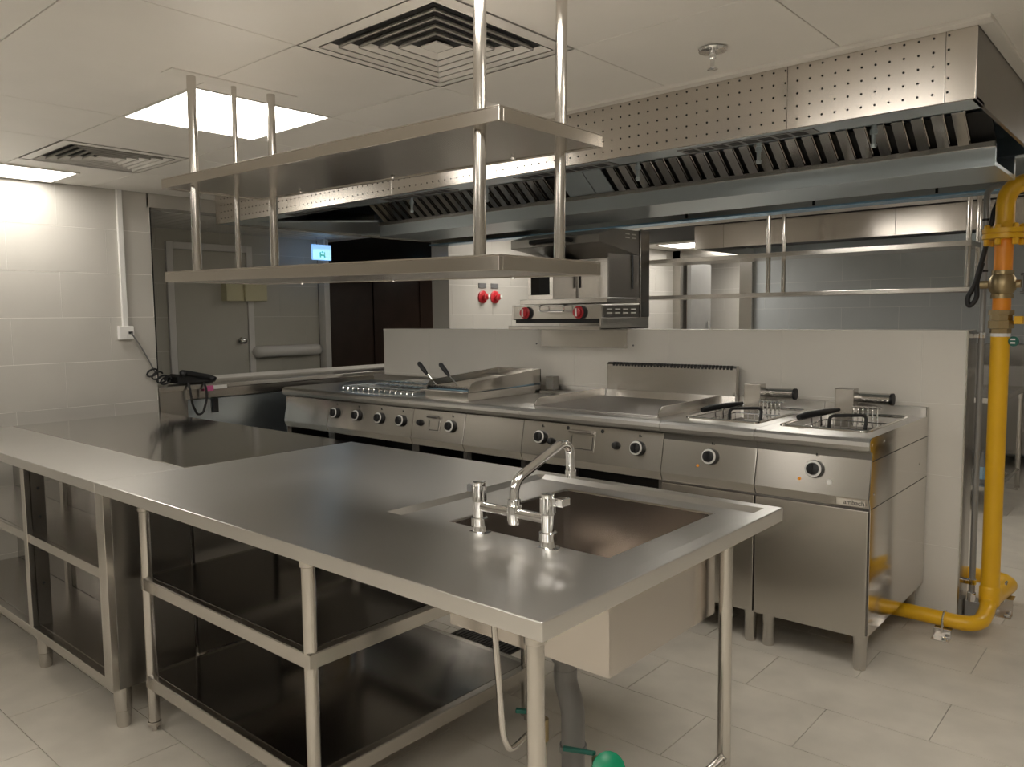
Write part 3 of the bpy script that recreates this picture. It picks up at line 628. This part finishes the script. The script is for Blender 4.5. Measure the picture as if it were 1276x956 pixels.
def fryer(name, label, x0, x1, right_end):
    t, a, b_, nose = base(name, label, x0, x1, True)
    hx0, hx1, hy0, hy1 = a+.045, b_-.055, 2.17, 2.76
    slab(t, a, b_, nose, (hx0, hx1, hy0, hy1))
    m = MB(); zz = .85
    m.add([(hx0, hy0, .957), (hx1, hy0, .957), (hx1, hy1, .957), (hx0, hy1, .957), (hx0+.02, hy0+.02, zz), (hx1-.02, hy0+.02, zz), (hx1-.02, hy1-.02, zz), (hx0+.02, hy1-.02, zz)], [(0, 1, 5, 4), (1, 2, 6, 5), (2, 3, 7, 6), (3, 0, 4, 7), (4, 5, 6, 7)])
    m.build('fry_tank', 'steel_top', t)
    MB().tube(bend([(hx0, hy0+.2, .959), (hx0, hy0, .959), (hx1, hy0, .959), (hx1, hy1, .959), (hx0, hy1, .959), (hx0, hy0+.2, .959)], .03), .007, 8).build('tank_rim', 'steel_mirror', t, 0, True)
    cx = (hx0+hx1)/2-.085
    MB().box(cx-.044, cx+.044, 2.70, 2.77, .87, 1.083).build('heater_column', 'steel_x', t, .003)
    MB().tube([(cx-.06, 2.785, 1.035), (cx+.19, 2.785, 1.035)], .027, 18).build('heater_head', 'steel_mirror', t, 0, True)
    lathe('head_cap', 'black_plastic', [(0, .0285), (.012, .0285), (.013, .02)], (cx+.185, 2.785, 1.035), (1, 0, 0), t)
    m = MB().tube([(cx+.045, 2.69, 1.0), (cx+.17, 2.69, 1.0)], .006, 8)
    for k in range(6): m.tube(bend([(cx+.055+k*.021, 2.735, 1.0), (cx+.055+k*.021, 2.665, 1.0), (cx+.055+k*.021, 2.665, .92)], .012, 3), .0038, 6)
    m.build('element_rack', 'chrome', t, 0, True)
    bk = bpy.data.objects.new('fry_basket', None); C.objects.link(bk); bk.parent = t
    m = MB(); bx0_, bx1_, by0_, by1_ = hx0+.04, hx1-.04, 2.26, 2.62
    for z in (.94, .90, .865): m.tube([(bx0_, by0_, z), (bx1_, by0_, z), (bx1_, by1_, z), (bx0_, by1_, z), (bx0_, by0_, z)], .003, 5)
    for k in range(9):
        x = bx0_+(bx1_-bx0_)*k/8; m.tube([(x, by0_, .94), (x, by0_, .865), (x, by1_, .865), (x, by1_, .94)], .002, 4)
    for k in range(9):
        y = by0_+(by1_-by0_)*k/8; m.tube([(bx0_, y, .94), (bx0_, y, .865), (bx1_, y, .865), (bx1_, y, .94)], .002, 4)
    m.build('basket_wires', 'chrome', bk, 0, True)
    MB().tube([(bx0_+.06, 2.28, .94), (bx0_+.06, 2.27, 1.0)], .004, 6).tube([(bx0_+.10, 2.28, .94), (bx0_+.10, 2.27, 1.0)], .004, 6).build('handle_wires', 'chrome', bk)
    MB().tube([(bx0_+.03, 2.20, .995), (bx0_+.05, 2.25, 1.003), (bx0_+.09, 2.35, 1.008), (bx0_+.12, 2.44, 1.012)], [.012, .015, .014, .008], 12).build('handle_grip', 'black_plastic', bk, 0, True)
    MB().tube(bend([(bx0_+.14, 2.26, .945), (bx0_+.14, 2.26, 1.005), (bx1_-.02, 2.36, 1.005), (bx1_-.02, 2.34, .945)], .025), .007, 8).build('handle_loop', 'black_plastic', bk, 0, True)
    k = knob(t, (x0+x1)/2+.016, .811)
    dot(t, (x0+x1)/2-.042, .766, 'orange_light', .007); return t, a, b_
f1, a1, b1 = fryer('deep_fryer', 'stainless deep fryer at the open end of the cooking line, with nameplate', -.465, 0, True)
dot(f1, -.155, .766, 'white_plastic', .011)
pl = MB().box(-.125, -.012, 2.022, 2.0265, .683, .712).build('nameplate', 'steel_mirror', f1, .002)
text('brand_lettering', 'ambach', 'slot_dark', .026, Matrix.Translation((-.055, 2.0215, .697)) @ Matrix.Rotation(math.pi/2, 4, 'X'), pl)
sd = MB().prism([(2.036, .957), (2.014, .945), (2.012, .925), (2.02, .906), (2.045, .895), (2.024, .716), (2.04, .675), (2.05, .16), (2.88, .16), (2.88, 1.0), (2.85, 1.0), (2.85, .957)], 0.0, .0025).build('side_panel', 'steel_mirror', f1)
for y, z in ((2.04, .93), (2.2, .925), (2.08, .73), (2.75, .75)): lathe('side_screw', 'chrome', [(0, .006), (.002, .005)], (.0025, y, z), (1, 0, 0), sd, 10)
MB().box(.0024, .0031, 2.05, 2.88, .862, .865).box(.0024, .0031, 2.05, 2.88, .672, .675).build('side_joint', 'slot_dark', sd)
adopt(f1)
f2, a2, b2 = fryer('deep_fryer', 'stainless deep fryer between the flat griddle and the end fryer', -.92, -.465, False)
adopt(f2)
# griddle
gr, a, b_, nose = base('flat_griddle', 'stainless flat griddle with tall slotted back panel and raised side guards', -1.77, -.92)
slab(gr, a, b_, nose)
MB().box(a+.05, b_-.05, 2.08, 2.74, .957, .968).build('griddle_plate', 'iron_plate', gr, .002)
def guard(t, x, ya, yb, z0, z1, th=.006): return MB().prism([(ya, z0), (yb, z0), (yb, z1+.005), (ya+.035, z1), (ya+.012, z1-.012), (ya, z1-.03)], x, x+th).build('side_guard', 'steel_y', t, .001)
guard(gr, a+.045, 2.085, 2.74, .957, 1.008); guard(gr, b_-.052, 2.085, 2.74, .957, 1.008)
MB().prism([(2.80, .957), (2.85, .957), (2.85, 1.163), (2.825, 1.163), (2.815, 1.15), (2.81, 1.0)], -1.752, b_-.002).build('back_panel', 'steel_x', gr, .003)
m = MB()
for k in range(36): m.box(a+.06+k*.0215, a+.06+k*.0215+.011, 2.812, 2.83, 1.142, 1.1645)
m.build('vent_slots', 'slot_dark', gr)
knob(gr, -1.643, .811); knob(gr, -1.052, .811)
for x, z in ((-1.572, .795), (-1.175, .812)):
    lathe('ignition_button', 'black_plastic', [(0, .02), (.01, .019), (.022, .014), (.024, .009)], Vector((x, pan_y(z), z)), PN, gr)
def drawer(t, x0, x1, z0, z1, hm='steel_bright'):
    y = pan_y(z1); y2 = pan_y(z0); o = MB().add([(x0, y2-.003, z0), (x1, y2-.003, z0), (x1, y-.003, z1), (x0, y-.003, z1), (x0, y2+.01, z0), (x1, y2+.01, z0), (x1, y+.01, z1), (x0, y+.01, z1)], [(0, 1, 2, 3), (1, 0, 4, 5), (2, 1, 5, 6), (3, 2, 6, 7), (0, 3, 7, 4)]).build('tray_drawer', 'steel_x', t, .003)
    m = MB(); q = .012
    for (xa, xb, za, zb_) in ((x0+q, x1-q, z0+q, z0+q+.003), (x0+q, x0+q+.003, z0+q, z1-.03), (x1-q-.003, x1-q, z0+q, z1-.03)):
        m.add([(xa, pan_y(za)-.0036, za), (xb, pan_y(za)-.0036, za), (xb, pan_y(zb_)-.0036, zb_), (xa, pan_y(zb_)-.0036, zb_)], [(0, 1, 2, 3)])
    m.build('drawer_groove', 'slot_dark', o)
    MB().box(x0, x1-.012, y-.025, y-.003, z1-.016, z1-.002).build('drawer_pull', hm, o, .003); return o
drawer(gr, -1.455, -1.30, .762, .868)
for x in (-1.475, -1.262): lathe('dark_hole', 'black_gap', [(0, .010), (.001, .010)], Vector((x, pan_y(.872), .872)), PN, gr, 12)
adopt(gr)
# neutral worktop unit
ne, a, b_, nose = base('neutral_unit', 'plain stainless worktop unit between the flat griddle and the lever grill', -2.205, -1.77)
slab(ne, a, b_, nose); MB().box(a+.0, b_-.02, 2.72, 2.80, .957, .975).build('rear_strip', 'steel_dark', ne, .002); MB().box(a+.003, a+.065, 2.78, 2.84, .975, 1.06).build('gas_box', 'steel_dark', ne, .002); adopt(ne)
# char grill
cg, a, b_, nose = base('lava_grill', 'stainless grill with two black-handled levers and raised side guards', -2.645, -2.205)
slab(cg, a, b_, nose)
MB().box(a+.06, b_-.015, 2.09, 2.76, .957, 1.006).build('grill_box', 'steel_bright', cg, .003)
MB().box(a+.055, b_-.02, 2.05, 2.10, 1.006, 1.014).build('fat_ledge', 'steel_bright', cg, .002)
for k in range(16):
    x = a+.085+k*.0205; MB().tube([(x, 2.12, 1.03), (x, 2.70, 1.055)], .006, 6).build('grill_bar', 'steel_mirror', cg, 0, True)
MB().box(a+.075, b_-.04, 2.11, 2.72, 1.006, 1.018).build('grill_bed', 'blue_film_reflection', cg)  # blue colour paints the hood's reflection on the bed
for x in (a+.06, b_-.021): MB().prism([(2.10, 1.006), (2.76, 1.02), (2.76, 1.108), (2.16, 1.068), (2.12, 1.055), (2.10, 1.03)], x, x+.006).build('side_guard', 'steel_y', cg, .001)
MB().box(a+.06, b_-.015, 2.752, 2.758, 1.006, 1.108).build('back_guard', 'steel_x', cg)
for x in (a+.03, a+.22):
    l = MB().tube([(x+.06, 2.16, 1.03), (x-.02, 2.15, 1.10)], .004, 8).build('lever_rod', 'chrome', cg)
    MB().tube([(x-.012, 2.15, 1.093), (x-.035, 2.148, 1.118), (x-.075, 2.145, 1.158), (x-.082, 2.145, 1.165)], [.008, .014, .0145, .009], 12).build('lever_handle', 'black_plastic', cg, 0, True)
knob(cg, -2.312, .811); lathe('ignition_button', 'black_plastic', [(0, .02), (.01, .019), (.022, .014), (.024, .009)], Vector((-2.575, pan_y(.812), .812)), PN, cg)
drawer(cg, -2.505, -2.40, .765, .865, 'steel_dark'); adopt(cg)
# range with four burners
rg, a, b_, nose = base('gas_range', 'stainless gas range with four knobs and wire pan supports', -3.49, -2.645)
slab(rg, a, b_, nose)
MB().box(a+.06, b_-.03, 2.10, 2.78, .957, .962).build('burner_tray', 'film_reflection_steel', rg)  # bluish tint stands in for the hood mirrored in the tray
for i in range(2):
    for j in range(2):
        cx, cy = a+.06+.19+i*.375, 2.27+j*.34
        lathe('burner_cap', 'iron_plate', [(0, .06), (.012, .06), (.014, .045), (.022, .045), (.024, .03)], (cx, cy, .961), parent=rg)
        m = MB(); w_, d_ = .18, .162
        m.tube([(cx-w_, cy-d_, .982), (cx+w_, cy-d_, .982), (cx+w_, cy+d_, .982), (cx-w_, cy+d_, .982), (cx-w_, cy-d_, .982)], .006, 6)
        for k in range(7):
            x = cx-w_+.02+k*(2*w_-.04)/6; m.tube(bend([(x, cy-d_-.012, .962), (x, cy-d_-.008, .988), (x, cy+d_, .988), (x, cy+d_+.004, .962)], .012, 3), .0055, 6)
        m.build('pan_support', 'chrome', rg, 0, True)
for x in (-3.41, -3.178, -2.95, -2.745): knob(rg, x, .811)
adopt(rg)
# blank end unit
bl, a, b_, nose = base('end_unit', 'plain stainless end unit at the pass-through side of the gas range', -4.0, -3.49)
slab(bl, a, b_, nose); MB().box(a, a+.003, 2.045, 2.88, .16, .95).build('side_panel', 'steel_bright', bl); adopt(bl)

# ================================================================ SALAMANDER
sa = thing('salamander_grill', 'dark steel salamander grill with two red knobs on a wall bracket', 'grill', (-1.965, 2.82, 1.243))
sx0, sx1, sy0, sy1 = -2.29, -1.635, 2.56, 3.09
MB().box(-2.318, -1.655, 2.884, 2.8885, 1.243, 1.357).build('wall_bracket', 'steel_x', sa, .002)
MB().prism([(2.55, 1.362), (3.08, 1.362), (3.08, 1.43), (3.07, 1.43), (3.07, 1.372), (2.56, 1.372), (2.56, 1.385), (2.55, 1.385)], sx0-.02, sx1+.012).build('drip_tray', 'steel_x', sa, .002)
MB().box(sx1+.004, sx1+.012, 2.56, 3.07, 1.362, 1.43).build('tray_side', 'steel_bright', sa, .001)
MB().box(sx0, sx1, 2.60, 3.06, 1.40, 1.425).build('tray_gap', 'black_gap', sa)
MB().box(sx0, sx1, 2.585, 3.06, 1.425, 1.505).build('control_box', 'steel_x', sa, .002)
MB().box(sx0-.018, sx0, 2.585, 2.66, 1.42, 1.51).build('box_cheek', 'steel_bright', sa, .002)
MB().box(sx1, sx1+.003, 2.60, 2.98, 1.43, 1.502).build('vent_panel', 'steel_dark', sa)
for r in range(2):
    for k in range(4): MB().box(sx1+.003, sx1+.0045, 2.635+k*.085, 2.685+k*.085, 1.453+r*.022, 1.460+r*.022).build('vent_slot', 'white_plastic', sa)
MB().box(sx0, sx1, 2.64, 3.06, 1.515, 1.545).build('base_plate', 'steel_bright', sa, .002)
MB().box(sx0+.06, sx1, 2.98, 3.06, 1.545, 1.94).build('rear_housing', 'steel_dark', sa, .002)
MB().box(sx1-.008, sx1, 2.66, 2.98, 1.545, 1.80).build('side_plate', 'iron_plate', sa, .001)
MB().box(sx0, sx0+.20, 2.72, 3.06, 1.545, 1.575).box(sx0, sx0+.025, 2.72, 3.06, 1.575, 1.80).box(sx0+.175, sx0+.20, 2.72, 3.06, 1.575, 1.80).box(sx0, sx0+.20, 2.72, 3.06, 1.77, 1.80).build('side_column', 'steel_bright', sa, .001)
MB().box(sx0+.025, sx0+.175, 2.80, 3.05, 1.575, 1.77).build('dark_window', 'black_gap', sa)
MB().box(sx0+.21, sx1-.01, 2.975, 2.98, 1.55, 1.80).build('back_sheet', 'steel_bright', sa)
MB().prism([(2.56, 1.855), (2.56, 1.905), (2.72, 1.945), (2.98, 1.945), (2.98, 1.80), (2.70, 1.84)], sx0-.0, sx1+.002).build('heating_hood', 'steel_dark', sa, .003)
MB().box(sx1+.002, sx1+.006, 2.90, 2.915, 1.60, 1.80).build('height_slot', 'black_gap', sa); MB().box(sx0+.215, sx0+.23, 2.972, 2.975, 1.62, 1.72).build('height_slot', 'black_gap', sa)
MB().box(sx1, sx1+.012, 2.985, 3.085, 1.43, 1.955).build('rear_frame', 'steel_under', sa, .002)
for r in range(2):
    for k in range(2): MB().box(sx1+.0015, sx1+.004, 2.83+k*.07, 2.875+k*.07, 1.895+r*.022, 1.902+r*.022).build('vent_slot', 'white_plastic', sa)
MB().tube(bend([(-2.10, 2.56, 1.88), (-2.10, 2.51, 1.88), (-1.83, 2.51, 1.88), (-1.83, 2.56, 1.88)], .03), .014, 12).build('hood_handle', 'black_plastic', sa, 0, True)
MB().tube(bend([(-2.05, 2.585, 1.505), (-2.05, 2.54, 1.505), (-2.05, 2.54, 1.47), (-1.87, 2.54, 1.47), (-1.87, 2.54, 1.505), (-1.87, 2.585, 1.505)], .012), .004, 8).build('wire_handle', 'chrome', sa, 0, True)
for x in (-2.195, -1.79):
    o = lathe('red_knob', 'red_plastic', [(0, .036), (.012, .036), (.016, .028), (.03, .026), (.033, .018)], (x, 2.585, 1.463), (0, -1, 0), sa)
    MB().box(x-.006, x+.006, 2.548, 2.556, 1.44, 1.486).build('pointer', 'white_plastic', o, .001)
    MB().lathe([(0, .038), (.006, .038)], (x+.02, 2.585, 1.462), (0, -1, 0)).build('knob_shadow', 'black_plastic', o)  # offset black disc stands in for the knob's cast shadow
for x in (-2.25, -2.02, -1.70): lathe('screw', 'chrome', [(0, .004), (.003, .003)], (x, 2.585, 1.485), (0, -1, 0), sa, 8)
for x in (-2.305, -1.668): lathe('bracket_screw', 'chrome', [(0, .006), (.003, .005)], (x, 2.884, 1.262), (0, -1, 0), sa, 8)
adopt(sa)
for x, lb in ((-2.36, 'small wall screw beside the left end of the salamander bracket'), (-1.615, 'small wall screw beside the right end of the salamander bracket')):
    tag(lathe('wall_screw', 'lever_grey', [(0, .006), (.004, .005)], (x, 2.89, 1.262), (0, -1, 0)), lb, 'screw', 'wall screws')

# ================================================================ GAS PIPE, CONDUIT
gp = thing('gas_pipe', 'yellow gas pipe rising beside the partition with brass valve and bolted flange', 'gas pipe', (.275, 2.9, 0))
px, py = .275, 2.9
MB().tube(bend([(px, py, 1.335), (px, py, .10), (px-.0, 2.68, .075), (-.10, 2.69, .075), (-.35, 2.70, .075)], .09, 8), [.0375]*1 + [.0375]*8 + [.034]*3 + [.028]*40 if False else .033, 20).build('lower_run', 'yellow_paint', gp, 0, True)
MB().tube([(px, py, .16), (px, py, 1.335)], .0375, 22).lathe([(.10, .03), (.12, .043), (.19, .043), (.20, .0375)], (px, py, 0)).build('riser', 'yellow_paint', gp, 0, True)
MB().tube(bend([(px, py, .13), (px+.02, 3.30, .10), (px-.02, 3.36, .10), (.05, 3.36, .10)], .06, 6), .036, 18).build('rear_branch', 'yellow_paint', gp, 0, True)
lathe('white_tape', 'white_plastic', [(1.33, .0385), (1.345, .0385)], (px, py, 0), parent=gp)
lathe('union', 'brass', [(1.345, .042), (1.365, .042), (1.367, .05), (1.40, .05), (1.402, .044), (1.425, .044), (1.427, .05), (1.445, .05), (1.447, .03)], (px, py, 0), parent=gp, seg=8)
lathe('orange_nipple', 'orange_paint', [(1.44, .036), (1.505, .036)], (px, py, 0), parent=gp)
vb = lathe('valve_body', 'brass', [(1.497, .044), (1.515, .044), (1.517, .04), (1.535, .052), (1.56, .057), (1.585, .052), (1.602, .04), (1.604, .044), (1.62, .044), (1.62, .03)], (px, py, 0), parent=gp, seg=16)
MB().tube([(px-.085, py, 1.56), (px+.07, py, 1.56)], .018, 12).build('valve_stem', 'brass', gp, 0, True)
MB().tube(bend([(px+.07, py-.02, 1.60), (px+.085, py-.02, 1.60), (px+.085, py-.02, 1.52), (px+.07, py-.02, 1.52)], .01), .006, 8).build('valve_lever', 'lever_grey', gp, 0, True)
lathe('orange_pipe', 'orange_paint', [(1.615, .0365), (1.765, .0365)], (px, py, 0), parent=gp)
lathe('flange', 'yellow_paint', [(1.755, .04), (1.757, .085), (1.775, .085), (1.776, .08), (1.780, .08), (1.781, .085), (1.80, .085), (1.802, .045), (1.83, .0385)], (px, py, 0), parent=gp, seg=28)
for k in range(6):
    t_ = k*math.pi/3+.3; lathe('flange_bolt', 'yellow_paint', [(1.728, .008), (1.73, .013), (1.755, .013), (1.755, .008), (1.80, .008), (1.80, .013), (1.815, .012), (1.82, .006)], (px+.066*math.cos(t_), py+.066*math.sin(t_), 0), parent=gp, seg=8)
MB().tube(bend([(px, py, 1.80), (px, py, 1.997), (px+.5, py+.12, 1.997), (px+1.2, py+.3, 1.997)], .12, 10), .0375, 22).build('upper_run', 'yellow_paint', gp, 0, True)
lathe('green_tag', 'dark_green', [(0, .022), (.004, .022)], (px+.055, py-.02, 1.31), (-.3, -1, 0), gp)
MB().box(px+.043, px+.067, py-.026, py-.024, 1.315, 1.322).box(px+.043, px+.067, py-.026, py-.024, 1.30, 1.307).build('tag_print', 'white_plastic', gp)
MB().box(px+.05, px+.085, py-.02, py+.02, 1.385, 1.42).build('yellow_block', 'yellow_paint', gp, .003); adopt(gp)
def clamp(x, y, z, rot, lb):
    t = thing('pipe_clamp', lb, 'pipe clamp', (x, y, 0), 'floor clamps')
    MB().box(x-.035, x+.035, y-.085, y-.03, 0, .005).box(x-.035, x+.035, y-.035, y-.03, .005, z-.038).box(x-.035, x+.035, y-.035, y+.035, z-.040, z-.035).build('foot_bracket', 'steel_bright', t, .001)
    MB().tube(bend([(x, y-.04, z-.05), (x, y-.04, z+.02), (x, y, z+.042), (x, y+.04, z+.02), (x, y+.04, z-.04)], .03), .005, 8).build('u_bolt', 'chrome', t, 0, True)
    lathe('anchor_bolt', 'chrome', [(.005, .012), (.014, .011), (.016, .006)], (x+.015, y-.06, 0), parent=t, seg=8); adopt(t)
clamp(.14, 2.685, .075, 0, 'zinc floor clamp holding the low yellow pipe in front of the partition')
clamp(.30, 3.16, .115, 0, 'zinc floor clamp at the foot of the yellow riser behind the partition end')
cd = thing('conduit', 'grey electrical conduit running up the end of the partition wall', 'conduit', (.185, 3.0, 0))
MB().tube(bend([(.185, 3.0, .12), (.185, 3.0, 2.005), (1.2, 3.25, 2.02)], .05), .0135, 14).build('tube', 'grey_conduit', cd, 0, True)
for z in (.16, 1.32): MB().lathe([(0, .018), (.025, .018)], (.185, 3.0, z)).box(.155, .185, 2.985, 3.015, z, z+.02).build('saddle', 'chrome', cd, .001)
MB().lathe([(0, .016), (.01, .016)], (.185, 3.0, 1.62)).lathe([(0, .016), (.01, .016)], (.185, 3.0, 1.85)).build('cable_tie', 'black_plastic', cd); adopt(cd)
tag(MB().tube(bend([(.6, 3.06, 1.965), (.26, 2.985, 1.965), (.225, 2.965, 1.91), (.20, 2.955, 1.75), (.16, 2.945, 1.56), (.13, 2.94, 1.50), (.14, 2.94, 1.46), (.172, 2.945, 1.50), (.165, 2.95, 1.57), (.185, 2.955, 1.66)], .04), .011, 10).build('black_cable', 'black_plastic', None, 0, True), 'black cable looped beside the grey conduit and gas valve', 'cable')
cb = thing('conduit_box', 'small zinc junction fitting at the foot of the grey conduit', 'fitting', (.19, 3.02, 0))
MB().box(.16, .22, 2.99, 3.06, 0, .08).build('box_body', 'grey_conduit', cb, .003); lathe('gland', 'chrome', [(.08, .018), (.12, .018), (.122, .014)], (.185, 3.0, 0), parent=cb); adopt(cb)
# floor drain grate
dg = thing('floor_drain', 'steel floor drain grating on the tiles behind the sink table', 'drain', (-1.4, 1.34, 0))
MB().box(-1.58, -1.22, 1.285, 1.405, .0005, .003).build('frame', 'steel_x', dg); MB().box(-1.565, -1.235, 1.30, 1.39, .003, .0034).build('pit', 'black_gap', dg)
for k in range(16): MB().box(-1.555+k*.02, -1.545+k*.02, 1.30, 1.39, .0034, .006).build('grate_bar', 'steel_dark', dg)
adopt(dg)

# ================================================================ SPACE BEHIND THE PARTITION
fh = thing('far_hood', 'second stainless extraction hood behind the partition wall', 'hood', (-.9, 6.2, 2.046))
for a, b_ in ((-2.64, -2.35), (-2.35, -1.95), (-1.95, -.9), (-.9, .2), (.2, 1.4)): MB().box(a+.001, b_-.001, 5.57, 5.585, 2.046, ZC-.002).build('front_fascia', 'steel_fascia', fh, .001)
MB().box(-2.64, -2.625, 5.585, 6.85, 2.046, ZC-.002).build('end_fascia', 'steel_x', fh); MB().box(-2.62, 1.4, 6.835, 6.85, 2.046, ZC-.002).build('rear_fascia', 'film_reflection_steel', fh)
MB().box(-2.6, 1.4, 5.7, 6.7, 2.12, 2.13).build('dark_plenum', 'black_gap', fh); adopt(fh)
fs = thing('far_hanging_shelf', 'two-tier stainless shelf on slim poles hung behind the partition wall', 'shelf', (-1.3, 5.0, 1.6))
for z0, z1 in ((1.878, 1.912), (1.575, 1.605)): MB().box(-2.75, -.22, 4.80, 5.20, z0, z1).build('shelf_board', 'steel_bright', fs, .002)
for x in (-1.62, -.245):
    for y in (4.85, 5.15): MB().tube([(x, y, 1.59), (x, y, ZC)], .017, 14).build('pole', 'pole_steel', fs, 0, True)
adopt(fs)
ft = thing('far_worktable', 'stainless worktable with lower rails standing behind the yellow gas pipe', 'table', (-.7, 5.8, 0))
MB().box(-2.4, -.08, 5.15, 6.3, .80, .84).build('tabletop', 'steel_bright', ft, .003)
MB().box(-2.4, -.08, 6.28, 6.3, .84, 1.0).build('upstand', 'steel_dark', ft)
for x in (-.11, -2.3):
    for y in (5.2, 6.25): leg_mesh(x, y, .80).build('leg', 'steel_z', ft, 0, True)
MB().box(-2.3, -.13, 5.2, 5.9, .17, .20).build('lower_shelf', 'steel_x', ft, .002); MB().tube([(-.11, 5.2, .17), (-.11, 6.25, .17)], .015, 10).build('side_rail', 'steel_y', ft); adopt(ft)
bk = thing('far_cabinet', 'dark steel cabinet range standing against the back wall', 'cabinet', (.6, 7.4, 0))
MB().box(-.9, 1.9, 7.2, 7.95, .14, .85).build('body', 'steel_dark', bk, .003); MB().box(-.9, 1.9, 7.18, 7.97, .86, .90).build('worktop', 'steel_x', bk, .002)
MB().box(-.9, 1.9, 7.8, 7.97, .90, 1.12).build('back_riser', 'steel_dark', bk, .002)
for x in (-.8, .5, 1.8): lathe('foot', 'steel_z', [(0, .025), (.14, .03)], (x, 7.3, 0), parent=bk)
for x in (-.85, .07, .99): MB().box(x, x+.88, 7.185, 7.2, .17, .83).build('door', 'steel_dark', bk, .003)
adopt(bk)
bt = thing('cleaner_bottle', 'small dark bottle with a blue label on the lower shelf behind the gas pipe', 'bottle', (-.2, 5.35, .2))
lathe('bottle_body', 'lever_grey', [(0, .03), (.16, .03), (.19, .012), (.23, .012)], (-.2, 5.35, .2), parent=bt); lathe('blue_label', 'blue_film_reflection', [(.03, .031), (.12, .031)], (-.2, 5.35, .2), parent=bt); adopt(bt)
